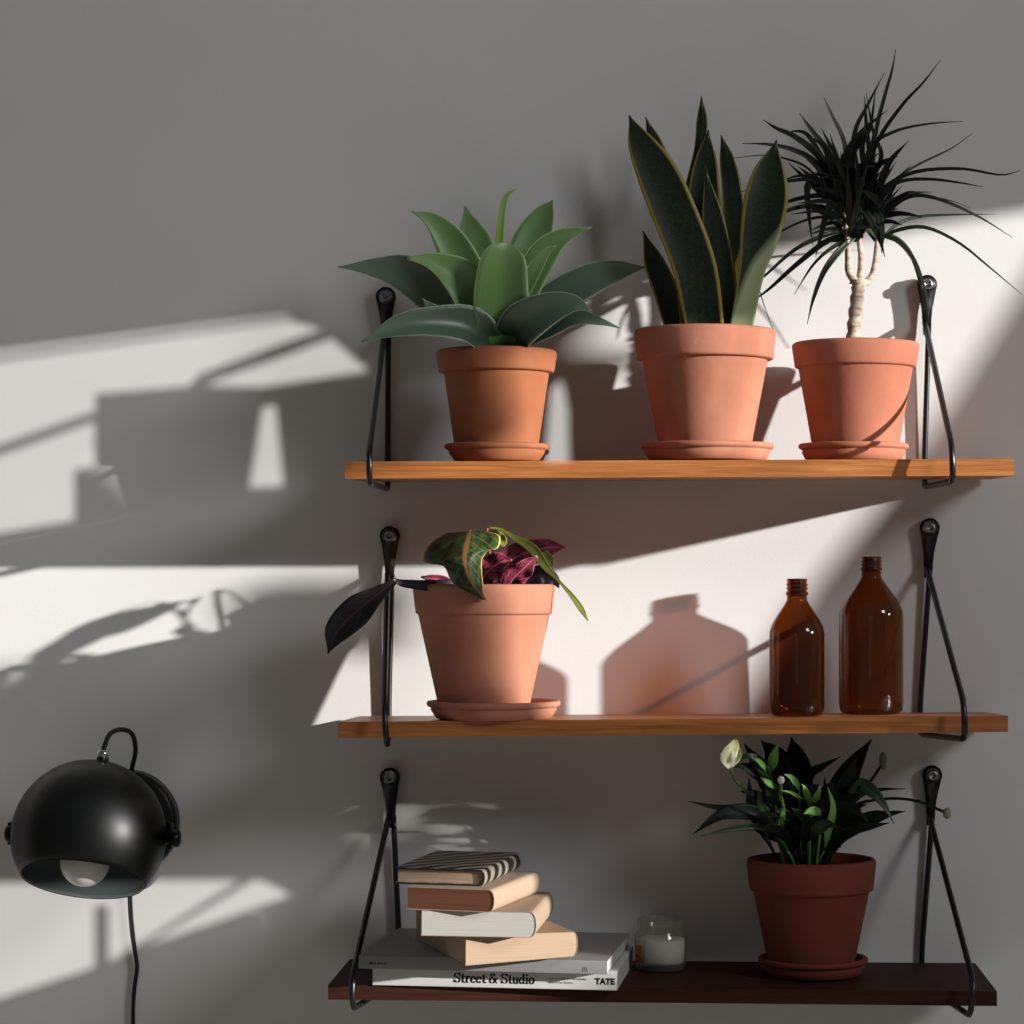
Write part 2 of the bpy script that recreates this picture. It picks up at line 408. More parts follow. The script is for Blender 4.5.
bracket(1, (929.5, 528), (920.5, 735), (964, 703), (965, 737), 'black rod bracket at the right end of the middle shelf, beside the taller bottle')
bracket(2, (390, 777.5), (399, 978), (352, 979), (352.6, 1007), 'black rod bracket at the left end of the bottom shelf, beside the books')
bracket(2, (932, 775), (922, 980), (974, 984), (970.6, 1017), 'black rod bracket at the right end of the bottom shelf, beyond the peace lily pot')

# ------------------------------------------------------------------ pots and saucers
TER = [m_terra('terracotta_a', (0.27, 0.092, 0.038, 1), (0.35, 0.130, 0.058, 1)), m_terra('terracotta_b', (0.38, 0.14, 0.085, 1), (0.48, 0.205, 0.132, 1)),
       m_terra('terracotta_c', (0.35, 0.118, 0.070, 1), (0.45, 0.175, 0.110, 1)), m_terra('terracotta_d', (0.39, 0.155, 0.094, 1), (0.49, 0.215, 0.138, 1)),
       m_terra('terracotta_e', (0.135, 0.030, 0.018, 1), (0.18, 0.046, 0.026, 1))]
def rnd(a, bb, n=3): return [a + (bb - a) * k / n for k in range(n + 1)]
def planter(i, sh, d, rim, ytop, rimbot, body_top, body_bot, sauc, sauc_base, name, label, slabel, cat='potted plant'):
    """measurements are photograph pixels: (left, right) pairs and heights"""
    k = S(d); cx = P((rim[0] + rim[1]) / 2, ytop, d).x
    z0 = top_z(sh, cx, d); y = -d / 1000
    rs, rb = (sauc[1] - sauc[0]) / 2 * k, (sauc_base[1] - sauc_base[0]) / 2 * k
    sx = P((sauc[0] + sauc[1]) / 2, ytop, d).x
    hs = 0.0165
    tilt = 0.0
    b = bmesh.new()
    lathe(b, [(0, 0), (rb - .002, 0), (rb, .001), (rb + (rs - rb) * .55, hs * .50), (rs - .004, hs * .60), (rs - .0035, hs * .66), (rs - .0012, hs * .70), (rs, hs * .80), (rs, hs * .93), (rs - .001, hs), (rs - .004, hs + .0004),
              (rs - .006, hs - .001), (rb - .001, .0045), (rb - .004, .0038), (0, .0036)], 72)
    so = link('saucer', b, TER[i]); so.location = (sx, y, z0 + .0008); tag(so, slabel, 'saucer', 'terracotta saucers')
    zb = z0 + .0048
    root = empty(name, (cx, y, zb), label, cat)
    rr, rt, rbo = (rim[1] - rim[0]) / 2 * k, (body_top[1] - body_top[0]) / 2 * k, (body_bot[1] - body_bot[0]) / 2 * k
    zt = P(0, ytop, d).z - zb; zr = P(0, rimbot, d).z - zb
    tw = .0055; rr2 = rr - .0025
    prof = [(0, 0), (rbo - .0025, 0), (rbo - .0006, .0008), (rbo, .003), (rt, zr - .001), (rt + .0004, zr), (rr2 - .002, zr), (rr2 - .0004, zr + .0007), (rr2, zr + .0025), (rr, zt - .0045), (rr - .0003, zt - .002), (rr - .0018, zt - .0004), (rr - .0035, zt),
            (rr - tw, zt - .0006), (rr - tw - .0012, zt - .003), (rt - tw, zr), (rbo - tw, .006), (0, .006)]
    b = bmesh.new(); lathe(b, prof, 80); link('pot', b, TER[i], root, world=False)
    zs = zt - .010
    b = bmesh.new(); rso = rr - tw - .0012
    lathe(b, [(0, zs + .002), (rso * .4, zs + .003), (rso * .8, zs + .001), (rso, zs), (rso * .9, zs - .012), (0, zs - .012)], 40)
    for v in b.verts: v.co.z += random.uniform(-.0012, .0012)
    link('soil', b, SOIL, root, world=False)
    bpy.context.view_layer.update()
    return root

agave = planter(0, 0, 125, (436, 557), 350.5, 373, (444, 549), (456, 537.5), (444.5, 549), (454, 539), 'potted_agave',
    'agave with broad pale green pointed leaves in a terracotta pot, leftmost on the top shelf', 'terracotta saucer under the agave pot, on the left of the top shelf')
snake = planter(1, 0, 114, (634, 776), 330, 360, (641, 766), (658, 748), (641, 774), (648, 765), 'potted_snake_plant',
    'snake plant with tall upright yellow edged leaves in the largest pot on the top shelf', 'terracotta saucer under the snake plant pot, middle of the top shelf')
dragon = planter(2, 0, 92, (792, 919), 343, 368, (798, 912), (813, 897), (798.6, 908.5), (807, 902.6), 'potted_dragon_tree',
    'dragon tree with thin dark arching leaves on a pale trunk in a terracotta pot', 'terracotta saucer under the dragon tree pot, rightmost on the top shelf')
croton = planter(3, 1, 135, (413, 555), 584, 614, (419, 550), (442, 531), (427, 560.5), (437, 553), 'potted_croton',
    'croton with drooping green and magenta leaves in a terracotta pot on the middle shelf', 'terracotta saucer under the croton pot on the middle shelf')
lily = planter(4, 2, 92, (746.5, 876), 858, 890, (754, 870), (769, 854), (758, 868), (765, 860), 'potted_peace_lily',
    'bushy dark green peace lily with pale buds in a shaded pot on the bottom shelf', 'shaded terracotta saucer under the peace lily pot on the bottom shelf')

# ------------------------------------------------------------------ agave
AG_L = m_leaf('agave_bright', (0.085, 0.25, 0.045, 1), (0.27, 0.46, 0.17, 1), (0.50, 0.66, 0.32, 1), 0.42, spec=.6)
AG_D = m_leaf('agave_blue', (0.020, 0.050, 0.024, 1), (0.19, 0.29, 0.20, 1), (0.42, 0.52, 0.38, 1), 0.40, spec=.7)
AG_N = m_leaf('agave_new', (0.22, 0.48, 0.04, 1), (0.42, 0.62, 0.16, 1), None, 0.5)
AGL = [  # path, widths, material, cup, roll
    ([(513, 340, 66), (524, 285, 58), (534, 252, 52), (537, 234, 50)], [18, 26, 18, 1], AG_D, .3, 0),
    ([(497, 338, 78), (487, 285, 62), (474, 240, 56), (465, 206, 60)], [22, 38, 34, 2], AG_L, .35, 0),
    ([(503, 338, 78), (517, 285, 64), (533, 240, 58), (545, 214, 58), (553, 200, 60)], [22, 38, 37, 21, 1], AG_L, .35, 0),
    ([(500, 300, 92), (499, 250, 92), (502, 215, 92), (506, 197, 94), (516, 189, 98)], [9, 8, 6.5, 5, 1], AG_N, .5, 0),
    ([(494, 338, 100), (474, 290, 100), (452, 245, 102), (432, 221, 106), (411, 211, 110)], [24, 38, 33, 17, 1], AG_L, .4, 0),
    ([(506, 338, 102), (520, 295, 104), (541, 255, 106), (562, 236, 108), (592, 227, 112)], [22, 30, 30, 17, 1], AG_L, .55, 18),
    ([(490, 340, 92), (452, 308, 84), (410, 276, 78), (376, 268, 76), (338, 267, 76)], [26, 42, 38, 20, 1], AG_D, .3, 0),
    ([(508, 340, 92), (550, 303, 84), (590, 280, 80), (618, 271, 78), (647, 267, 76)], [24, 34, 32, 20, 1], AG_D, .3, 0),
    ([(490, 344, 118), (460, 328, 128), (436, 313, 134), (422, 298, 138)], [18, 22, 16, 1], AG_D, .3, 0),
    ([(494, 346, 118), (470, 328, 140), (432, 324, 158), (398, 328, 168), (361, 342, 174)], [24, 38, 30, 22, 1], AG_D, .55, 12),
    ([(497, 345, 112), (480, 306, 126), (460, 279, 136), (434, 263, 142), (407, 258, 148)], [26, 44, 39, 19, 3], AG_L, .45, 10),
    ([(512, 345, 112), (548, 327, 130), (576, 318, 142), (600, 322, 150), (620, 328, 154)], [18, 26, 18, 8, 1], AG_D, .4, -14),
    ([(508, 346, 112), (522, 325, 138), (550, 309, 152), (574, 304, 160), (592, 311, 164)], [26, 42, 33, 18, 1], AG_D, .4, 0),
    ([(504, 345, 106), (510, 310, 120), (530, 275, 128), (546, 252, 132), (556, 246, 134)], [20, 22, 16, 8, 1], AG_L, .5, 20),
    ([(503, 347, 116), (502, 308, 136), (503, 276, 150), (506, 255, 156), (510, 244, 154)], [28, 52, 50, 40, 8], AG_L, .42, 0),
]
for path, w, m, cup, roll in AGL:
    path = [(x, y, z + 33) for x, y, z in path]
    b = bmesh.new(); ribbon(b, path, w, cup, .0026, roll=roll, nseg=20, cross=8); link('leaf', b, m, agave)
b = bmesh.new(); ribbon(b, [(500, 352, 125), (500, 340, 125), (501, 320, 125), (502, 300, 125)], [22, 26, 24, 16], .0, .02, cross=6, nseg=6); link('rosette_core', b, plain('agave_core', (0.012, 0.03, 0.010, 1), .6), agave)

# ------------------------------------------------------------------ snake plant
SN = m_snake(); SN_B = m_snake(True); SN_Y = m_leaf('snake_new_leaf', (0.45, 0.42, 0.05, 1), (0.40, 0.33, 0.03, 1), None, .45)
SN_P = m_leaf('snake_pale_base', (0.5, 0.55, 0.30, 1), (0.5, 0.5, 0.28, 1), None, .45)
SNL = [
    ([(700, 340, 70), (690, 270, 62), (668, 190, 56), (655, 145, 54), (645.5, 117, 54)], [22, 26, 24, 16, 1], SN, .2, 0),
    ([(712, 340, 70), (698, 260, 66), (693, 200, 62), (700, 150, 60), (702, 120, 60), (701.5, 96, 60)], [24, 26, 19, 12, 11, 1], SN, .2, 0),
    ([(735, 340, 74), (736, 260, 70), (733, 200, 66), (727, 160, 64), (721, 135, 62)], [22, 24, 21, 15, 1], SN, .15, 0),
    ([(712, 340, 84), (706, 260, 80), (704, 200, 76), (706, 160, 74), (708.5, 130, 72)], [36, 42, 34, 22, 1], SN, .2, 0),
    ([(733, 342, 100), (735, 300, 100), (738, 270, 100), (740, 250, 100)], [13, 14, 10, 2], SN_Y, .3, 0),
    ([(679, 340, 108), (668, 298, 110), (654, 262, 112), (643, 231, 114)], [22, 25, 20, 1], SN, .25, 0),
    ([(724, 340, 118), (721, 280, 122), (713, 220, 126), (705, 166, 126)], [28, 30, 22, 1], SN, .2, 0),
    ([(693, 340, 110), (690, 285, 116), (683, 240, 120), (672, 200, 122), (662, 170, 122)], [24, 27, 22, 14, 1], SN, .2, 0),
    ([(706, 340, 126), (695, 270, 136), (671, 206, 142), (655, 170, 144), (640, 142, 146), (629, 115, 146)], [38, 43, 44, 39, 25, 1], SN, .22, 0),
    ([(739, 340, 126), (751, 275, 132), (759, 238, 134), (766, 200, 136), (770, 170, 136), (776.5, 140, 136)], [23, 25, 38, 43, 30, 1], SN_B, .25, 0),
]
for path, w, m, cup, roll in SNL:
    path = [(x, y, z + 18) for x, y, z in path]
    b = bmesh.new(); ribbon(b, path, w, cup, .003, roll=roll, nseg=26, cross=10); link('leaf', b, m, snake)

# ------------------------------------------------------------------ dragon tree
BARK = NT('pale_bark'); _f = BARK.noise(90, 4, (1, 1, 3)); BARK.color(BARK.ramp(_f, [(0.35, (0.30, 0.21, 0.15, 1)), (0.6, (0.56, 0.46, 0.37, 1))])); BARK.bump(_f, .6, .002); BARK = BARK.pbr(.85, .2)
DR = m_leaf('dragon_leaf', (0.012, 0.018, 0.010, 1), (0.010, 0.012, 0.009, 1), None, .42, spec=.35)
DR_G = m_leaf('dragon_leaf_lit', (0.022, 0.036, 0.012, 1), (0.008, 0.010, 0.007, 1), None, .42, spec=.35)  # brighter copy for the lit lower leaves; sunlight put into the colour
STEM = plain('green_stem', (0.10, 0.15, 0.035, 1), .5, .3)
b = bmesh.new()
tp = catmull([(853, 362, 95), (853, 340, 95), (855, 315, 95), (858, 290, 95), (858, 280, 95)], 24)
tube(b, [P(*p) for p in tp], [.0064 + .0009 * sin(i * 2.1) + (.002 if i > 21 else 0) for i in range(25)], 14); link('trunk', b, BARK, dragon)
BR = [[(857, 284, 95), (849, 272, 96), (848, 258, 96), (847, 235, 98), (842, 190, 104), (838, 160, 108)],
      [(859, 284, 95), (861, 270, 92), (861, 255, 92), (859, 235, 92), (862, 190, 92), (864, 160, 92)],
      [(860, 286, 96), (871, 278, 90), (875, 264, 88), (877, 244, 86), (879, 215, 82), (876, 185, 80)]]
for br in BR:
    b = bmesh.new(); pp = catmull(br, 26)
    tube(b, [P(*p) for p in pp], [.0042 - .0028 * i / 26 for i in range(27)], 10); link('branch', b, BARK, dragon)
def zz(u, v): return 740 + .2773 * u, 40 + .2773 * v
DL = [  # (points in the enlarged crop), widest px, depth of tip
    ([(478, 470), (490, 330), (525, 190), (548, 110), (562, 33)], 4.5, 60), ([(455, 470), (505, 350), (590, 230), (660, 155), (723, 73)], 4.5, 120),
    ([(400, 470), (415, 330), (460, 235), (521, 118)], 5, 60), ([(385, 480), (375, 370), (335, 280), (302, 207)], 5.5, 110),
    ([(370, 520), (320, 410), (265, 335), (214, 264)], 8, 120), ([(360, 540), (285, 420), (200, 350), (130, 318), (84, 288)], 7, 150),
    ([(340, 540), (270, 440), (190, 395), (100, 376), (8, 373)], 6, 150), ([(320, 540), (240, 460), (170, 430), (90, 415), (-40, 428)], 2.5, 60),
    ([(440, 520), (470, 390), (560, 330), (680, 303), (804, 293)], 4.5, 70), ([(500, 560), (570, 495), (650, 445), (760, 392), (836, 338)], 3, 60),
    ([(470, 640), (500, 540), (540, 440), (608, 363)], 9.5, 140), ([(460, 600), (530, 525), (640, 475), (800, 465), (940, 487), (1012, 470)], 4.5, 110),
    ([(470, 590), (570, 515), (680, 503), (790, 515), (876, 530)], 4.5, 140), ([(500, 650), (600, 570), (700, 570), (850, 632), (982, 712)], 5, 90),
    ([(500, 730), (560, 670), (640, 638), (760, 630), (922, 628)], 4, 60), ([(500, 720), (570, 685), (670, 676), (790, 732), (900, 820), (1017, 918)], 4, 130),
    ([(490, 700), (570, 725), (630, 800), (665, 900), (680, 1000)], 5.5, 120), ([(495, 700), (560, 715), (615, 770), (650, 880), (662, 990)], 5.5, 60),
    ([(420, 700), (350, 770), (300, 840), (265, 930), (242, 1025)], 7, 150), ([(400, 690), (320, 700), (200, 755), (90, 850), (-8, 930)], 5, 140),
    ([(400, 700), (310, 730), (200, 815), (110, 895), (30, 955)], 7, 60), ([(410, 720), (340, 745), (265, 810), (195, 918)], 4.5, 120),
    ([(330, 560), (250, 520), (245, 600), (262, 740)], 8, 140), ([(390, 560), (325, 600), (295, 690), (273, 782)], 8, 160), ([(430, 600), (462, 640), (500, 715), (522, 782)], 9, 150),
    ([(470, 600), (500, 640), (512, 700), (510, 768)], 9, 150), ([(440, 560), (470, 480), (455, 300), (449, 204)], 6, 130), ([(350, 540), (380, 420), (440, 330), (532, 252)], 8, 140),
    ([(390, 540), (350, 430), (320, 370), (293, 318)], 5.5, 60), ([(380, 540), (310, 450), (240, 340), (168, 330)], 7, 90), ([(380, 560), (300, 520), (220, 490), (120, 520)], 5, 90),
    ([(370, 600), (280, 510), (170, 510), (0, 548)], 5, 110), ([(480, 620), (540, 580), (620, 552), (692, 548)], 4, 60), ([(490, 680), (540, 600), (600, 555), (650, 548)], 7, 140),
    ([(480, 600), (610, 560), (740, 575), (832, 605)], 2, 60), ([(380, 600), (310, 560), (180, 580), (40, 640)], 6, 70), ([(360, 640), (270, 600), (160, 620), (20, 700)], 6, 130),
    ([(380, 660), (280, 640), (150, 690), (0, 800)], 3, 60), ([(90, 800), (60, 850), (85, 950), (125, 1060)], 1.6, 120), ([(450, 480), (440, 380), (470, 310), (490, 170)], 6, 120), ([(470, 520), (510, 420), (480, 330), (455, 190)], 5, 90),
    ([(400, 560), (400, 420), (440, 350), (450, 300)], 9, 150), ([(420, 620), (425, 500), (470, 400), (480, 330)], 10, 130), ([(370, 560), (330, 450), (300, 380), (250, 350)], 9, 140),
    ([(360, 640), (310, 560), (290, 480), (240, 430)], 9, 130), ([(430, 690), (330, 640), (290, 610), (240, 600)], 7, 130), ([(470, 690), (510, 600), (470, 560), (440, 540)], 10, 140),
]
def crown(sel, dc, name='leaf_crown'):
    bm1, bm2 = bmesh.new(), bmesh.new(); first = True
    for pts, w, dt in sel:
        n = len(pts); path = []
        for j, q in enumerate(pts):
            f = j / (n - 1); x, y = zz(*q); path.append((x, y, dc + (dt - dc) * f))
        ww = [w * .75, w, w * .8, w * .5, .5]
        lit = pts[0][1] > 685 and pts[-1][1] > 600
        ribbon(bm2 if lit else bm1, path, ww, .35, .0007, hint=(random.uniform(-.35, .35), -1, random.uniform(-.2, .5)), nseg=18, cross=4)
    # short dense leaves that clothe the head
    return bm1, bm2
heads = [[], [], []]
for L in DL:
    x = L[0][0][0]; heads[0 if x < 395 else (1 if x < 458 else 2)].append(L)
for h, (hx, dc) in enumerate(((385, 100), (425, 93), (490, 84))):
    for q in range(24 if h < 2 else 9):
        a = random.uniform(-1.25, 1.25) - (.55, .05, -.35)[h]; ln = random.uniform(90, 210)
        by = random.uniform(500, 730)
        p0 = (hx + random.uniform(-15, 15), by); p1 = (p0[0] + sin(a) * ln * .5, p0[1] - cos(a) * ln * .45); p2 = (p0[0] + sin(a) * ln, p0[1] - cos(a) * ln * .8 + 20)
        heads[h].append(([p0, p1, p2], random.uniform(5, 8.5), random.uniform(40, 165)))
    for q in range(16 if h < 2 else 5):
        a = random.uniform(-.7, .7) + (-.25, .05, .1)[h]; ln = random.uniform(170, 300) * (1, 1, .7)[h]; bx = hx + random.uniform(-18, 18); by = random.uniform(600, 730)
        heads[h].append(([(bx, by), (bx + sin(a) * ln * .5, by - cos(a) * ln * .52), (bx + sin(a) * ln, by - cos(a) * ln)], random.uniform(6, 9), random.uniform(50, 150)))
    m1, m2 = crown(heads[h], dc)
    link('leaf_crown', m1, DR, dragon)
    if len(m2.verts): link('lower_leaves', m2, DR_G, dragon)
    else: m2.free()

# ------------------------------------------------------------------ croton
CR_G = m_croton('croton_green', (0.006, 0.016, 0.005, 1), (0.035, 0.085, 0.022, 1), (0.24, 0.10, 0.035, 1), (0.60, 0.42, 0.14, 1))
CR_M = m_croton('croton_magenta', (0.06, 0.008, 0.018, 1), (0.27, 0.03, 0.075, 1), (0.50, 0.16, 0.16, 1), (0.42, 0.06, 0.12, 1))
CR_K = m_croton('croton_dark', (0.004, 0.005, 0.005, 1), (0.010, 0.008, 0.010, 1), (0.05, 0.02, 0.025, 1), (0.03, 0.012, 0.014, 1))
CR_Y = m_croton('croton_yellow', (0.10, 0.17, 0.03, 1), (0.26, 0.28, 0.05, 1), (0.40, 0.33, 0.09, 1), (0.50, 0.36, 0.10, 1))
CR_S = plain('croton_stalk', (0.30, 0.09, 0.09, 1), .5, .3)
CRL = [
    ([(482, 588, 84), (500, 570, 84), (518, 556, 84), (545, 548, 90), (566, 547, 94)], [14, 26, 27, 22, 1], CR_M, .3, 10, .25),
    ([(478, 592, 96), (486, 574, 104), (500, 563, 110), (512, 560, 112)], [12, 26, 22, 2], CR_M, .3, -15, .2),
    ([(506, 594, 104), (512, 580, 112), (524, 568, 118), (537, 556, 120)], [10, 20, 20, 3], CR_M, .3, 20, .2),
    ([(516, 596, 84), (526, 583, 84), (541, 575, 82), (554, 580, 80), (559, 588, 78)], [14, 20, 20, 12, 1], CR_K, .35, 0, .1),
    ([(487, 528, 92), (500, 529, 92), (518, 540, 94), (533, 549, 96), (545, 566, 104), (558, 580, 112), (572, 596, 118), (582, 610, 120), (588, 621, 120)], [2, 2.5, 6, 10, 8, 3, 5, 6, 1], CR_Y, .3, 0, .1),
    ([(543, 552, 94), (549, 562, 96), (553, 566, 98)], [8, 14, 3], CR_Y, .3, 0, .1),
    ([(462, 590, 120), (448, 583, 128), (434, 579, 132), (421, 577, 134)], [9, 11, 9, 2], CR_M, .3, 0, .2),
    ([(474, 592, 120), (455, 585, 134), (432, 586, 140), (405, 584, 144), (394, 580, 146)], [8, 9, 11, 8, 4], CR_K, .35, 15, .1),
    ([(397, 580, 146), (378, 594, 148), (357, 611, 150), (337, 632, 152), (328, 654, 152)], [5, 16, 30, 24, 1], CR_K, .3, 0, .12),
    # the large folded leaf that arches over the rim, two halves about a tan midrib
    ([(488, 533, 100), (496, 536, 108), (502, 541, 112), (503, 547, 114)], [5, 11, 11, 3], CR_Y, .3, 0, .2),
]
for path, w, m, cup, roll, wv in CRL:
    path = [(x, y, z + 38) for x, y, z in path]
    b = bmesh.new(); ribbon(b, path, w, cup, .0012, roll=roll, nseg=22, cross=8, wave=wv); link('leaf', b, m, croton)
def croton_big():
    # outline of the folded leaf about its midrib: per station (midrib px, left px, right px)
    st = [((470, 531, 112), (446, 533), (486, 531)), ((468, 540, 130), (430, 543), (500, 536)), ((466, 549, 142), (422, 556), (498, 548)), ((465, 558, 150), (425, 563), (488, 551)),
          ((466, 567, 155), (443, 566), (482, 560)), ((469, 577, 158), (449, 577), (482, 572)), ((474, 586, 160), (455, 586), (483, 583)), ((479, 592, 160), (464, 591), (483, 591)), ((484, 600, 160), (482, 600), (486, 600))]
    b = bmesh.new(); uvl = b.loops.layers.uv.new('UVMap'); n = 24; rows = []
    mid = catmull([s[0] for s in st], n); lf = catmull([Vector((*s[1], 0)) for s in st], n); rt = catmull([Vector((*s[2], 0)) for s in st], n)
    for i in range(n + 1):
        row = []
        for k in range(11):
            u = -1 + k / 5; e = lf[i] if u < 0 else rt[i]; a = abs(u)
            x = mid[i][0] + (e[0] - mid[i][0]) * a; y = mid[i][1] + (e[1] - mid[i][1]) * a
            row.append((x, y, mid[i][2] + 56 - (26 - 18 * i / n) * a ** 1.4 + 3 * sin(i * .9 + u * 2) * a))
        rows.append(row)
    T = [[b.verts.new(P(*q)) for q in r] for r in rows]
    B = [[b.verts.new(P(*q) + Vector((0, .0014, 0))) for q in r] for r in rows]
    def f(v, uv):
        g = b.faces.new(v)
        for l, c in zip(g.loops, uv): l[uvl].uv = c
    for i in range(n):
        for k in range(10):
            uv = ((k / 10, i / n), ((k + 1) / 10, i / n), ((k + 1) / 10, (i + 1) / n), (k / 10, (i + 1) / n))
            f((T[i][k], T[i][k + 1], T[i + 1][k + 1], T[i + 1][k]), uv); f((B[i][k + 1], B[i][k], B[i + 1][k], B[i + 1][k + 1]), (uv[1], uv[0], uv[3], uv[2]))
        for k, o in ((0, 0), (10, 1)):
            f((T[i][k], T[i + 1][k], B[i + 1][k], B[i][k]), ((o, i / n), (o, (i + 1) / n), (o, (i + 1) / n), (o, i / n)))
    for i in (0, n):
        for k in range(10): f((T[i][k], T[i][k + 1], B[i][k + 1], B[i][k]), ((k / 10, i / n),) * 4)
    link('leaf', b, CR_G, croton, label='broad green croton leaf with yellow rim folded over the pot edge')
croton_big()
for q in ([(484, 600, 95), (482, 575, 98), (474, 540, 106), (470, 531, 112)], [(490, 600, 95), (492, 570, 92), (488, 545, 92), (487, 528, 92)], [(478, 600, 100), (477, 592, 112), (475, 590, 118)], [(484, 600, 92), (484, 590, 86), (486, 584, 84)]):
    b = bmesh.new(); tube(b, [P(p[0], p[1], p[2] + 38) for p in catmull(q, 14)], .0016, 8); link('stalk', b, CR_S, croton)

# ------------------------------------------------------------------ peace lily
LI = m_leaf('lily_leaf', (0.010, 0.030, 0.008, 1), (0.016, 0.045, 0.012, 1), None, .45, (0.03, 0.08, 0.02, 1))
LI_G = m_leaf('lily_sunlit_leaf', (0.09, 0.24, 0.04, 1), (0.21, 0.42, 0.10, 1), None, .4, (0.28, 0.46, 0.16, 1))  # bright copy for leaves in the sun; the light is in the colour
LI_D = m_leaf('lily_shaded_leaf', (0.004, 0.008, 0.004, 1), (0.005, 0.011, 0.005, 1), None, .5, spec=.2)  # near-black copy for leaves in shade; the shade is in the colour
LI_W = m_leaf('lily_spathe', (0.85, 0.88, 0.62, 1), (0.62, 0.66, 0.20, 1), None, .5)
BUD = plain('lily_bud', (0.72, 0.72, 0.55, 1), .5, .3); BUDG = plain('lily_green_bud', (0.22, 0.25, 0.13, 1), .5, .3)
def z8(u, v): return 680 + .3359 * u, 720 + .3359 * v
LL = [  # base..tip in the enlarged crop, width px, tip depth, material
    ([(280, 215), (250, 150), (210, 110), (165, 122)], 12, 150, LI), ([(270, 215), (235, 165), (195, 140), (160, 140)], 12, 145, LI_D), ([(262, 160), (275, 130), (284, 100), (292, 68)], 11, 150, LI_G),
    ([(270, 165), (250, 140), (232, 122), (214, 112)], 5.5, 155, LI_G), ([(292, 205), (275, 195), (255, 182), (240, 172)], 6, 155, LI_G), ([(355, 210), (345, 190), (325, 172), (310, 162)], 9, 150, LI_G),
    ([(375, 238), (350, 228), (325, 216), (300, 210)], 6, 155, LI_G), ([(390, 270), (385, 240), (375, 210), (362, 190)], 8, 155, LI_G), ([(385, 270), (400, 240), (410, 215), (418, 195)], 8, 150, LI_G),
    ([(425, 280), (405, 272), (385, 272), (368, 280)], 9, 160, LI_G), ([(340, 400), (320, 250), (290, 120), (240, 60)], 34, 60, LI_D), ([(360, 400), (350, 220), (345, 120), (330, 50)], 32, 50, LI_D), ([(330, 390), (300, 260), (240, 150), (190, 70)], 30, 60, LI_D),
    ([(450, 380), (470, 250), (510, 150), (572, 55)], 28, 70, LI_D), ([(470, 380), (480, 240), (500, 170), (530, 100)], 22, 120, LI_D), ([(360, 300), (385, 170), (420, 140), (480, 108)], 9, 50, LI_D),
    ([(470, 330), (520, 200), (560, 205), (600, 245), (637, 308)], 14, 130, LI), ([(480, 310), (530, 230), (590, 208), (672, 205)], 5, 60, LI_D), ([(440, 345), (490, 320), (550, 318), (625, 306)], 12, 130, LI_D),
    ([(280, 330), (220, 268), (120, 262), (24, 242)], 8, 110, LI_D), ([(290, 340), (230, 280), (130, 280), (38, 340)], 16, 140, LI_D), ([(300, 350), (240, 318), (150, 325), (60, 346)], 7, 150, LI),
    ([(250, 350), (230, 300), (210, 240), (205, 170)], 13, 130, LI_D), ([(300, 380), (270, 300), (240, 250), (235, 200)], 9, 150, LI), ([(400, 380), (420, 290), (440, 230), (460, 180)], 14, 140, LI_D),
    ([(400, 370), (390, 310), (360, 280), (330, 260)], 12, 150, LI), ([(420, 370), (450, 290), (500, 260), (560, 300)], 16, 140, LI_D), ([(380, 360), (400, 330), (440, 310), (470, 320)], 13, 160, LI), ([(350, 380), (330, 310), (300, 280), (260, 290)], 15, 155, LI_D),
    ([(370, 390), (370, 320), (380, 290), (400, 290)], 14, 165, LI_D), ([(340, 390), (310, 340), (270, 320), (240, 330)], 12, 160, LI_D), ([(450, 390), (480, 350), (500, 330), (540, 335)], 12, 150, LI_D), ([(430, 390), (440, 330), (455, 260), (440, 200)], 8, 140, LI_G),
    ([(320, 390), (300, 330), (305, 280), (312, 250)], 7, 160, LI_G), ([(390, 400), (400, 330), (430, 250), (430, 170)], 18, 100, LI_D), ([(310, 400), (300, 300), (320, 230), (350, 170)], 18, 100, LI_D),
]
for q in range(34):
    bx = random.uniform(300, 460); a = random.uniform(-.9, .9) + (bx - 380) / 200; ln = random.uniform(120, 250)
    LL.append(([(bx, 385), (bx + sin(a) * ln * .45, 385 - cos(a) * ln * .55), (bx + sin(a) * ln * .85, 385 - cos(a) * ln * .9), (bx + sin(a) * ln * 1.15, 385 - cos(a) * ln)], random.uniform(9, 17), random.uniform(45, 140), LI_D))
fol = {}
for pts, w, dt, m in LL:
    n = len(pts); x0, y0_ = z8(*pts[0])
    dc = 92 + max(-28, min(28, (dt - 92) * .4)); path = [(*z8(*q), dc + (dt - dc) * j / (n - 1)) for j, q in enumerate(pts)]
    b = fol.setdefault(m.name, (bmesh.new(), m))[0]
    ribbon(b, path, [w * .25, w * .8, w, w * .6, .6], .3, .0009, hint=(random.uniform(-.4, .5), -1, random.uniform(-.1, .6)), nseg=14, cross=6)
    # stalk from the soil to the blade
    gx, gy = z8(max(270, min(480, 375 + (pts[0][0] - 375) * .6)), 425)
    sp = catmull([(gx, gy + 4, 92 + (dc - 92) * .8), ((gx + path[0][0]) / 2, (gy + path[0][1]) / 2, dc), path[0]], 8)
    tube(b, [P(*p) for p in sp], .0013, 6)
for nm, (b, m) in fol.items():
    link({'lily_leaf': 'foliage', 'lily_sunlit_leaf': 'sunlit_leaves', 'lily_shaded_leaf': 'shaded_foliage'}[nm], b, m, lily)
b = bmesh.new(); ribbon(b, [(*z8(148, 142), 162), (*z8(140, 108), 170), (*z8(158, 78), 168), (*z8(169, 48), 164)], [5, 16, 11, 1], .5, .001, roll=15, nseg=16, cross=8)
ribbon(b, [(*z8(148, 142), 162), (*z8(170, 112), 158), (*z8(172, 86), 160), (*z8(168, 56), 162)], [4, 9, 7, 1], .5, .001, roll=-20, nseg=14, cross=6); link('spathe', b, LI_W, lily)
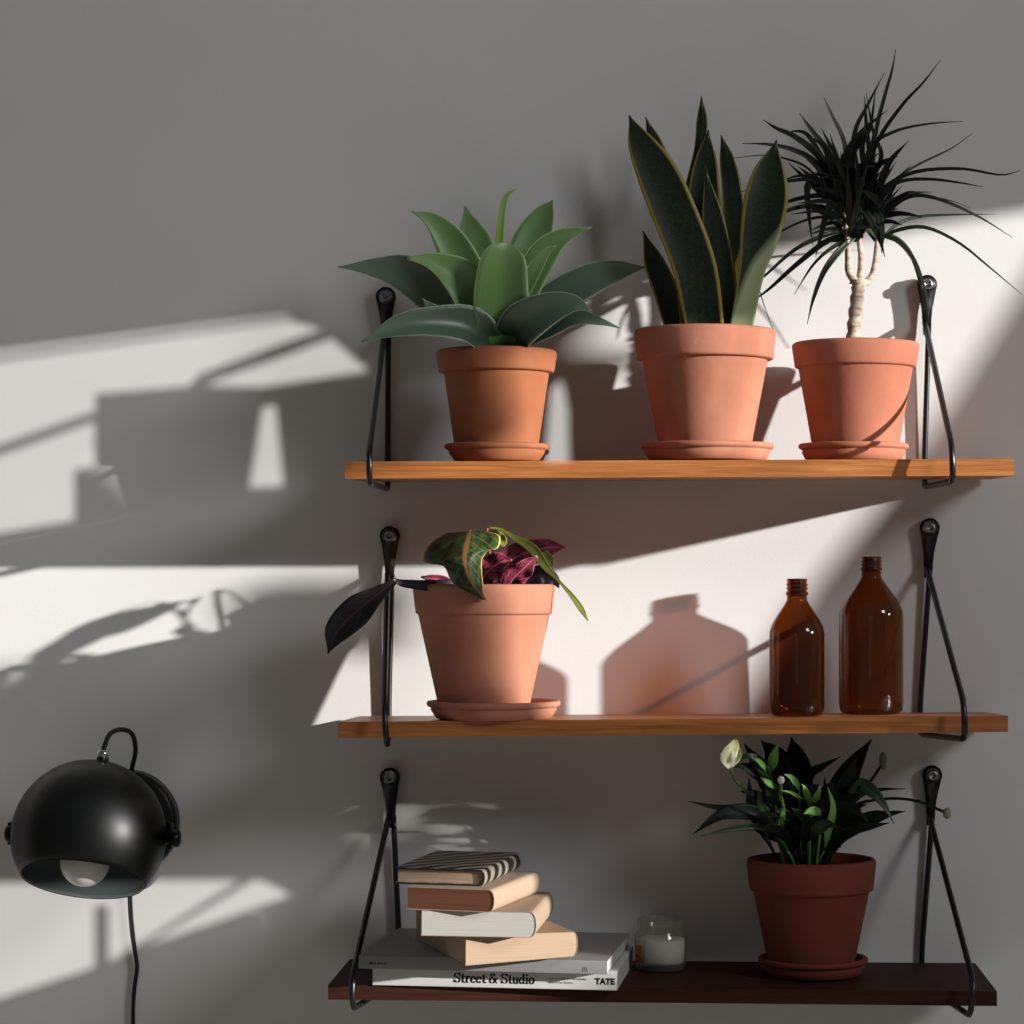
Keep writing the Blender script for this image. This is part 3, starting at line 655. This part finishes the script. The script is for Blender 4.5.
def bud(px, py, d, rx, rz, name, m):
    b = bmesh.new(); k = S(d); lathe(b, [(rx * k * sin(pi * j / 12), -rz * k * cos(pi * j / 12)) for j in range(13)], 18, Matrix.Translation(P(px, py, d))); link(name, b, m, lily)
bud(732, 757, 169, 3.2, 6, 'spadix', BUD); bud(781, 780, 158, 3.6, 4.2, 'bud', BUD); bud(*z8(795, 278), 120, 4.2, 5.6, 'bud', BUDG); bud(*z8(604, 122), 70, 4, 9, 'bud', BUDG)
for q in ([(148, 140), (165, 180), (210, 235), (290, 420)], [(300, 182), (302, 230), (320, 320), (340, 420)], [(790, 275), (700, 240), (600, 236), (500, 270), (420, 420)], [(604, 128), (560, 190), (490, 260), (420, 420)]):
    dt = 120 if q[0][0] > 700 else (70 if q[0][0] > 550 else (162 if q[0][0] < 200 else 156))
    b = bmesh.new(); tube(b, [P(*p) for p in catmull([(*z8(*v), dt + (95 - dt) * j / (len(q) - 1)) for j, v in enumerate(q)], 18)], .0014, 8); link('flower_stem', b, STEM if dt > 150 else LI_D, lily)

# ------------------------------------------------------------------ amber bottles
AMB = m_amber()
def bottle(px, ytop, yfin, ysh, yfull, rn, rbody, d, label):
    k = S(d); X = P(px, 0, d).x; zb = top_z(1, X, d) + .0009
    root = empty('glass_bottle', (X, -d / 1000, zb), label, 'bottle', 'amber glass bottles')
    Z = lambda y: P(0, y, d).z - zb
    rn *= k; rbody *= k; H = Z(ytop); zf = Z(yfin); zs = Z(ysh); zu = Z(yfull)
    prof = [(0, .004), (rbody * .55, .0035), (rbody * .78, .0), (rbody * .90, .0004), (rbody * .97, .004), (rbody, .010), (rbody, zu * .5), (rbody, zu)]
    for j in range(1, 13):
        t = j / 12; e = 3 * t * t - 2 * t ** 3
        rr = rbody + (rn * .92 - rbody) * (t ** 1.25 if t < 1 else 1)
        rr = rbody * (cos(t * pi / 2) ** .0) + (rn * .92 - rbody) * (0.5 * e + 0.5 * t * t)
        prof.append((rr, zu + (zs - zu) * t))
    prof += [(rn * .92, zf - .0004), (rn * .80, zf)]
    b = bmesh.new(); lathe(b, prof, 64); link('body', b, AMB, root, world=False)
    # neck finish: transfer bead, two turns of thread, lip
    pf = [(rn * .80, zf)]; hh = H - zf
    pf += [(rn * .98, zf + .0004), (rn * 1.04, zf + hh * .12), (rn * .98, zf + hh * .24), (rn * .88, zf + hh * .28)]
    for q in (.36, .58): pf += [(rn * .88, zf + hh * (q - .02)), (rn * 1.0, zf + hh * (q + .05)), (rn * 1.0, zf + hh * (q + .09)), (rn * .88, zf + hh * (q + .16))]
    pf += [(rn * .90, zf + hh * .84), (rn * .96, zf + hh * .90), (rn * .92, H - .0004), (rn * .82, H), (rn * .66, H - .0006), (rn * .62, H - .003), (rn * .62, zf)]
    b = bmesh.new(); lathe(b, pf, 48); link('screw_neck', b, AMB, root, world=False)
bottle(797, 578.5, 596, 600, 634, 11, 27.6, 132, 'shorter amber brown glass bottle, left of the pair on the middle shelf')
bottle(871, 556.5, 571, 577, 616, 11, 32.2, 88, 'taller amber brown glass bottle, right of the pair on the middle shelf')

# ------------------------------------------------------------------ candle jar
def candle():
    d = 66; k = S(d); X = P(660.6, 0, d).x; zb = top_z(2, X, d) + .0008
    root = empty('candle_jar', (X, -d / 1000, zb), 'small clear glass jar candle with white wax beside the books', 'candle')
    Z = lambda y: P(0, y, d).z - zb
    r = 25.8 * k; H = Z(918); 
    prof = [(0, .003), (r * .8, .003), (r * .84, 0), (r * .95, .0006), (r, .005), (r, H * .60), (r * .985, H * .68), (r * .90, H * .735), (r * .875, H * .76), (r * .875, H * .80), (r * .91, H * .83), (r * .925, H * .90), (r * .92, H * .965), (r * .90, H),
            (r * .84, H), (r * .80, H * .96), (r * .80, H * .76), (r * .90, H * .66), (r * .94, H * .58), (r * .94, .006), (0, .006)]
    b = bmesh.new(); lathe(b, prof, 64); link('glass', b, m_clear(), root, world=False)
    b = bmesh.new(); lathe(b, [(0, .0065), (r * .92, .0065), (r * .93, .009), (r * .93, H * .585), (r * .88, H * .60), (0, H * .595)], 48); link('wax', b, plain('wax', (0.66, 0.655, 0.62, 1), .5, .3), root, world=False)
    b = bmesh.new(); A = [R(-90 - 74 + 5 * j) for j in range(7)]
    g = [[b.verts.new((rr * cos(a), rr * sin(a), z)) for a in A] for rr, z in ((r + .0003, H * .16), (r + .0003, H * .50), (r + .0006, H * .50), (r + .0006, H * .16))]
    for q in range(4):
        for j in range(6): b.faces.new((g[q][j], g[q][j + 1], g[(q + 1) % 4][j + 1], g[(q + 1) % 4][j]))
    b.faces.new([g[q][0] for q in range(4)]); b.faces.new([g[q][6] for q in range(4)][::-1])
    k_ = NT('kraft_label'); k_.color(k_.ramp(k_.noise(160, 3, (1, 1, 3)), [(.42, (0.16, 0.05, 0.02, 1)), (.58, (0.36, 0.13, 0.05, 1))])); link('paper_label', b, k_.pbr(.7), root, world=False)
candle()

# ------------------------------------------------------------------ books
def mm(v): return v / 1000
KRAFT = plain('kraft_cover', (0.33, 0.22, 0.14, 1), .75, .2); CREAM = plain('cream_cover', (0.36, 0.265, 0.19, 1), .7, .2); BEIGE = plain('beige_cover', (0.38, 0.28, 0.20, 1), .7, .2)
WHITEC = plain('white_cover', (0.66, 0.66, 0.65, 1), .45, .4); GREYC = plain('grey_cover', (0.28, 0.275, 0.28, 1), .5, .4)
PG_W = m_pages('white_pages', (0.44, 0.42, 0.39, 1), (0.56, 0.54, 0.50, 1)); PG_C = m_pages('cream_pages', (0.36, 0.26, 0.175, 1), (0.44, 0.33, 0.23, 1)); PG_B = m_pages('brown_pages', (0.12, 0.05, 0.024, 1), (0.19, 0.085, 0.042, 1))
PG_T = m_pages('tan_pages', (0.36, 0.25, 0.16, 1), (0.52, 0.39, 0.27, 1)); INK = plain('black_ink', (0.008, 0.008, 0.008, 1), .6, .2); INKG = plain('grey_ink', (0.12, 0.12, 0.12, 1), .6, .2); PLAID = m_plaid(); EDGEK = plain('dark_board', (0.012, 0.012, 0.011, 1), .6)
TILT = math.atan((SH[2]['zfr'] - SH[2]['zfl']) / (SH[2]['X1'] - SH[2]['X0']))
def book(X, d, h, yaw, w, L, t, label, cover, pages, rs=4.0, c=0.6, hard=False, warp=0.0):
    """local x runs to the spine, y along the spine, z up; X, d = world place of local origin, h = height over the board (mm)"""
    z = top_z(2, X, min(d, DF)) + mm(h) + .0011
    M = Matrix.Translation((X, -mm(d), z)) @ Matrix.Rotation(-TILT, 4, 'Y') @ Matrix.Rotation(R(yaw), 4, 'Z')
    root = empty('book', None, label, 'book', 'books stacked on the bottom shelf', mat=M)
    bpy.context.view_layer.update()
    ov = 2.2 if hard else 0.0
    def prof(inset, xs, bulge):
        z0_, z1_ = inset, t - inset; pts = []
        r = max((z1_ - z0_) / 2, .1)
        for j in range(13):
            a = -pi / 2 + pi * j / 12
            pts.append((w - rs + (bulge - inset) * cos(a) ** .7 if abs(cos(a)) > 1e-9 else w - rs, (z0_ + z1_) / 2 + r * sin(a)))
        return [(xs, z0_)] + pts + [(xs, z1_)]
    outer, inner = prof(0, 0, rs), prof(c, 0, rs)
    ring = outer + inner[::-1]
    def ext(b, pts, ya, yb):
        va = [b.verts.new((mm(x), mm(ya), mm(zz_))) for x, zz_ in pts]; vb = [b.verts.new((mm(x), mm(yb), mm(zz_))) for x, zz_ in pts]; n = len(pts)
        for i in range(n): b.faces.new((va[i], va[(i + 1) % n], vb[(i + 1) % n], vb[i]))
        return va, vb
    def wrp(b):
        if warp:
            for v in b.verts:
                x, y = v.co.x * 1000, v.co.y * 1000; f = max(0, 1 - y / (L * .6)); v.co.z += mm(warp * f * (x / w) ** 2 * (1 - v.co.z * 1000 / t))
    b = bmesh.new(); va, vb = ext(b, ring, -ov, L + ov); n = len(outer)
    for vs in (va, vb):
        for i in range(n - 1): b.faces.new((vs[i], vs[i + 1], vs[2 * n - 2 - i], vs[2 * n - 1 - i]))
    wrp(b); co_ = link('cover', b, [cover, EDGEK] if hard else cover, root, smooth=False, world=False)
    if hard:
        for p in co_.data.polygons:
            if abs(p.normal.y) > .9: p.material_index = 1
    b = bmesh.new(); inn = prof(c + .05, ov + .6, rs); va, vb = ext(b, inn, .5, L - .5); b.faces.new(va[::-1]); b.faces.new(vb); wrp(b); link('page_block', b, pages, root, smooth=False, world=False)
    return root, (w, L, t)
def fontmesh(txt, size, bold=0.0):
    cu = bpy.data.curves.new('t', 'FONT'); cu.body = txt; cu.size = size; cu.offset = bold; cu.extrude = 0.00008
    o = bpy.data.objects.new('t', cu); COL.objects.link(o); dg = bpy.context.evaluated_depsgraph_get()
    me = bpy.data.meshes.new_from_object(o.evaluated_get(dg)); bpy.data.objects.remove(o); return me
def put_text(root, me, mat, wloc, name):
    """lay text on the spine face x = w: text right -> local y, up -> z"""
    x, y, z = wloc
    b = bmesh.new(); b.from_mesh(me); xs = [v.co.x for v in b.verts]; x0_ = min(xs)
    b.transform(Matrix(((0, 0, 1, mm(x) + .0001), (1, 0, 0, mm(y) - x0_), (0, 1, 0, mm(z)), (0, 0, 0, 1))))
    return link(name, b, mat, root, smooth=False, world=False)
# white photo book: spine to the front
bk, dim = book(-.2555, 12, 0, -94.5, 172, 228, 17.4, 'white photo book with black serif title on its spine, lowest of the stack', WHITEC, PG_W, rs=.8, c=.8)
# high-contrast serif lettering drawn with a broad-nib rule
def serif_text(txt):
    th, tn = .20, .07
    def arc(cx, cy, rx, ry, a0, a1, n=16): return [(cx + rx * cos(R(a0 + (a1 - a0) * k / n)), cy + ry * sin(R(a0 + (a1 - a0) * k / n))) for k in range(n + 1)]
    G = {
        'S': (.66, [arc(.32, .755, .225, .20, 20, 270) + arc(.34, .265, .235, .235, 90, -160), [(.56, .98), (.56, .72)], [(.08, .02), (.08, .30)]]),
        't': (.42, [[(.20, .86), (.20, .14)] + arc(.31, .14, .11, .12, 180, 330, 8), [(.03, .64), (.40, .64)]]),
        'r': (.50, [[(.17, .66), (.17, 0)], [(.17, .42)] + arc(.33, .48, .14, .18, 150, 40, 8), arc(.40, .58, .03, .03, 0, 360, 8), [(.03, .66), (.17, .66)], [(.02, .02), (.34, .02)]]),
        'e': (.54, [arc(.28, .33, .20, .31, 5, 325), [(.09, .36), (.47, .36)]]),
        '&': (.86, [arc(.36, .80, .15, .17, -30, 230, 14) + [(.62, .16), (.78, .02)], [(.30, .62)] + arc(.31, .26, .22, .25, 120, 300, 12) + [(.60, .26), (.70, .48)], [(.58, .50), (.82, .50)]]),
        'u': (.62, [[(.15, .64), (.15, .20)] + arc(.29, .20, .14, .19, 180, 320, 8), [(.46, .64), (.46, .02)], [(.02, .64), (.15, .64)], [(.34, .64), (.46, .64)], [(.46, .02), (.60, .02)]]),
        'd': (.60, [arc(.26, .32, .18, .30, 40, 320), [(.46, 1.0), (.46, .02)], [(.34, .98), (.46, .98)], [(.46, .02), (.59, .02)]]),
        'i': (.34, [[(.17, .64), (.17, .02)], [(.04, .64), (.17, .64)], [(.03, .02), (.31, .02)], arc(.17, .89, .045, .05, 0, 360, 10)]),
        'o': (.56, [arc(.28, .32, .20, .31, 0, 360, 28)]),
    }
    b = bmesh.new(); x = 0
    for ch in txt:
        if ch == ' ': x += .28; continue
        w, strokes = G[ch]
        for s in strokes:
            for (xa, ya), (xb, yb) in zip(s, s[1:]):
                dx, dy = xb - xa, yb - ya; ln = math.hypot(dx, dy)
                if ln < 1e-6: continue
                f = abs(dy) / ln; hw = (tn + (th - tn) * f ** 1.3) / 2; nx, ny = -dy / ln * hw, dx / ln * hw; ex, ey = dx / ln * .012, dy / ln * .012
                q = [(x + xa + nx - ex, ya + ny - ey), (x + xb + nx + ex, yb + ny + ey), (x + xb - nx + ex, yb - ny + ey), (x + xa - nx - ex, ya - ny - ey)]
                b.faces.new([b.verts.new((u, v, 0)) for u, v in q])
        x += w
    return b, x
tb, tw = serif_text('Street & Studio')
LW = 75.5 / 1000; sc = LW / tw
tb.transform(Matrix.Diagonal((sc, sc * 1.0 * (.0092 / sc), 1, 1)))
tb.transform(Matrix(((0, 0, 1, mm(172) + .0001), (1, 0, 0, mm(76)), (0, 1, 0, mm(4.3)), (0, 0, 0, 1))))
link('spine_title', tb, INK, bk, smooth=False, world=False)
put_text(bk, fontmesh('An Urban History of Photography', .0026), INKG, (172, 164, 9.2), 'spine_subtitle')
def marks(root, x, y0_, z, words, h, mat, name):
    """print too small to read: a row of little upright strokes"""
    b = bmesh.new(); y = y0_; rr = random.Random(3)
    for n in words:
        for _ in range(n):
            hh = h * rr.choice((.62, .62, .66, 1.0)); w_ = h * rr.uniform(.16, .26)
            box(b, mm(x), mm(x) + .0001, mm(y), mm(y + w_), mm(z), mm(z + hh)); box(b, mm(x), mm(x) + .0001, mm(y), mm(y + h * .42), mm(z + hh * rr.uniform(0, .8)), mm(z + hh * rr.uniform(.82, 1))); y += h * .56
        y += h * .45
    link(name, b, mat, root, smooth=False, world=False)
marks(bk, 172, 164, 5.4, (6, 2, 3, 9), 1.9, INKG, 'spine_subtitle')
put_text(bk, fontmesh('TATE', .0076, .00042), INK, (172, 207.5, 5.6), 'spine_title')
# grey art book
gk, dim = book(-.2620, 9, 17.6, -95.5, 190, 231, 12.4, 'wide grey art book lying on the white photo book', GREYC, PG_W, rs=.8, c=.8)
marks(gk, 190, 9, 4.2, (6, 8), 2.2, INK, 'spine_title')
b = bmesh.new()
for q in range(3): box(b, mm(190), mm(190) + .0001, mm(208 + 1.8 * q), mm(209 + 1.8 * q), mm(3.2), mm(6.4))
box(b, mm(190), mm(190) + .0001, mm(207.5), mm(213.5), mm(2.2), mm(2.7)); link('spine_mark', b, INKG, gk, smooth=False, world=False)
book(-.1770, 262, 30.2, 19.3, 106, 186, 27, 'tan paperback turned askew on the grey art book, deckle of cream pages to the front', KRAFT, PG_C, rs=5, c=.5, warp=5)
book(-.2165, 266, 57.4, -3.5, 104, 152, 23, 'thick paperback with white page edges, third from the top of the stack', CREAM, PG_W, rs=7, c=.5, warp=0)
book(-.2295, 262, 80.6, -13, 82, 150, 20.4, 'small beige book with dark brown page edges, second from the top of the stack', BEIGE, PG_B, rs=7, c=.8)
book(-.2425, 240, 101.2, -9.5, 84, 150, 14.6, 'small hardback with black and cream striped cover, topmost of the stack', PLAID, PG_T, rs=5, c=1.5, hard=True)

# ------------------------------------------------------------------ wall lamp
def lamp():
    d = 112; C = P(89, 836, d); k = S(d); r = 76.5 * k
    N = Vector((-.05, -.42, -.905)).normalized()
    mount = P(127, 822, 0); mount.y = 0
    root = empty('wall_lamp', mount, 'black ball wall lamp with opal bulb at the lower left', 'lamp'); bpy.context.view_layer.update()
    M = Matrix.Translation(C) @ N.to_track_quat('Z', 'Y').to_matrix().to_4x4()
    a0 = math.asin(61.0 / 76.5)                      # half-angle of the opening
    outer = [(r * sin(t), -r * cos(t)) for t in [(pi - a0) * j / 30 for j in range(31)]]
    ri = r - .0016; inner = [(ri * sin(t), -ri * cos(t)) for t in [(pi - a0) * j / 30 for j in range(31)]]
    mid = r - .0008; midp = [(mid * sin(t), -mid * cos(t)) for t in [(pi - a0) * j / 30 for j in range(31)]]
    b = bmesh.new(); lathe(b, outer + midp[::-1], 72, M); link('shade', b, SATIN, root)
    b = bmesh.new(); lathe(b, midp + inner[::-1], 72, M); link('shade_lining', b, LINING, root, label='grey inside of the lamp shade')
    Cb = C + N * (r * .36); rb = 24.5 * k
    Mb = Matrix.Translation(Cb) @ N.to_track_quat('Z', 'Y').to_matrix().to_4x4()
    pr = [(0, -r * 1.2), (.013, -r * 1.2), (.013, -rb * 1.45)] + [(rb * sin(t), -rb * cos(t)) for t in [R(38) + (pi - R(38)) * j / 20 for j in range(21)]]
    b = bmesh.new(); lathe(b, pr, 40, Mb); link('bulb', b, OPAL, root, label='white opal bulb')
    # wall mount
    Mw = Matrix.Translation(mount) @ Matrix.Rotation(R(90), 4, 'X')
    b = bmesh.new(); rm = .053; lathe(b, [(0, 0), (rm, 0), (rm, .018), (rm - .001, .021), (rm - .004, .023), (0, .023)], 56, Mw); link('wall_mount', b, SATIN, root)
    # yoke: strap in a near-level half circle behind the ball
    ax = Vector((1, -.08, -.02)).normalized(); rear = Vector((.10, 1, .02)); rear = (rear - ax * rear.dot(ax)).normalized(); up = ax.cross(rear).normalized()
    ry = r + .0055; b = bmesh.new(); rings = []
    n = 36
    for j in range(n + 1):
        a = pi * j / n
        o = ax * cos(a) * ry + rear * sin(a) * ry * 1.0
        nn = (ax * cos(a) + rear * sin(a)); h = .0105
        rings.append([b.verts.new(C + o + nn * s * .0011 + up * u * h) for s, u in ((-1, -1), (1, -1), (1, 1), (-1, 1))])
    for A, B in zip(rings, rings[1:]):
        for q in range(4): b.faces.new((A[q], A[(q + 1) % 4], B[(q + 1) % 4], B[q]))
    b.faces.new(rings[0][::-1]); b.faces.new(rings[-1]); link('yoke', b, SATIN, root)
    b = bmesh.new(); s0 = C + rear * ry; tube(b, [s0 - rear * .001, Vector((s0.x + .002, -.015, s0.z))], .009, 14); link('yoke_stub', b, SATIN, root)
    for sgn in (1, -1):
        p = C + ax * sgn * (r + (.0005 if sgn > 0 else -.007)); Mk = Matrix.Translation(p) @ (ax * sgn).to_track_quat('Z', 'Y').to_matrix().to_4x4()
        b = bmesh.new(); lathe(b, [(0, 0), (.004, 0), (.004, .008), (.0078, .0085), (.0085, .010), (.0082, .0135), (.006, .015), (0, .0152)], 24, Mk); link('pivot_knob', b, SATIN, root)
    # chrome cable fitting and the loop of cable
    T = (P(103, 760, d - 4) - C).normalized(); f0 = C + T * (r - .002)
    zdir = Vector((.03, .05, 1)).normalized()
    Mf = Matrix.Translation(f0) @ zdir.to_track_quat('Z', 'Y').to_matrix().to_4x4()
    b = bmesh.new(); lathe(b, [(0, 0), (.0058, 0), (.0058, .0085), (.0054, .0115), (.0030, .012), (0, .012)], 24, Mf); link('cable_fitting', b, CHROME, root, label='chrome cable fitting')
    tip = f0 + zdir * .010
    pth = [tip, P(104, 748, d - 6), P(110, 734, d - 14), P(121, 729.5, d - 28), P(132, 734, d - 44), P(135.5, 750, d - 60), P(132, 768, d - 78), P(129, 785, 22), P(128, 800, 14)]
    pp = [pth[0]] + pth[1:]
    sm = catmull(pp, 48); b = bmesh.new(); tube(b, sm, .0024, 10); link('cable', b, RUBBER, root)
    cp = catmull([(126, 862, 12), (129, 890, 9), (130.5, 915, 8), (133, 940, 7), (137, 965, 6), (135.5, 980, 6), (133.5, 1000, 6), (133, 1040, 6), (133, 1200, 6), (136, 1500, 6)], 70)
    b = bmesh.new(); tube(b, [P(*p) for p in cp], .0021, 10); link('power_cord', b, RUBBER, root)
lamp()

# ------------------------------------------------------------------ light
sun = bpy.data.lights.new('sun', 'SUN'); sun.energy = 7.7; sun.angle = R(0.9); sun.color = (1.0, 0.965, 0.92)
so = bpy.data.objects.new('sun', sun); COL.objects.link(so); so.rotation_euler = (-SUN).to_track_quat('-Z', 'Y').to_euler(); so.location = SUN * 2
al = bpy.data.lights.new('window_daylight', 'AREA'); al.shape = 'RECTANGLE'; al.size = .8; al.size_y = .8; al.energy = 36; al.color = (0.97, 0.98, 1.0)
ao = bpy.data.objects.new('window_daylight', al); COL.objects.link(ao); ao.location = (2.4, -2.3, 2.75); ao.rotation_euler = (Vector((0, 0, 1.3)) - ao.location).to_track_quat('-Z', 'Y').to_euler()
sp = bpy.data.lights.new('added_patch_spot', 'SPOT'); sp.energy = 800; sp.spot_size = 2 * math.atan(.52 / 5.5); sp.spot_blend = 0; sp.shadow_soft_size = .006; sp.color = (1.0, 0.98, 0.95)  # added spot standing in for sun on the left wall patches
po = bpy.data.objects.new('added_patch_spot', sp); COL.objects.link(po); po.location = Q2; po.rotation_euler = (P(265, 680, 0) - Q2).to_track_quat('-Z', 'Y').to_euler()
w = bpy.data.worlds.new('room_light'); SC.world = w; w.use_nodes = True
bg = w.node_tree.nodes['Background']; bg.inputs['Color'].default_value = (0.97, 1.0, 0.99, 1); bg.inputs['Strength'].default_value = 0.075

# ------------------------------------------------------------------ camera and view
cam = bpy.data.cameras.new('camera'); cam.sensor_fit = 'HORIZONTAL'; cam.sensor_width = 36; cam.lens = D / 1024 * 36
cam.shift_x = -(CX - 512) / 1024; cam.shift_y = (CY - 512) / 1024; cam.clip_start = .05
co = bpy.data.objects.new('camera', cam); COL.objects.link(co); co.location = (0, -D / 1000, ZC); co.rotation_euler = (R(90), 0, 0)
SC.camera = co
vs = SC.view_settings; SC.display_settings.display_device = 'sRGB'; vs.view_transform = 'Standard'; vs.look = 'None'; vs.gamma = 1.0; vs.use_curve_mapping = False; vs.exposure = 0.0
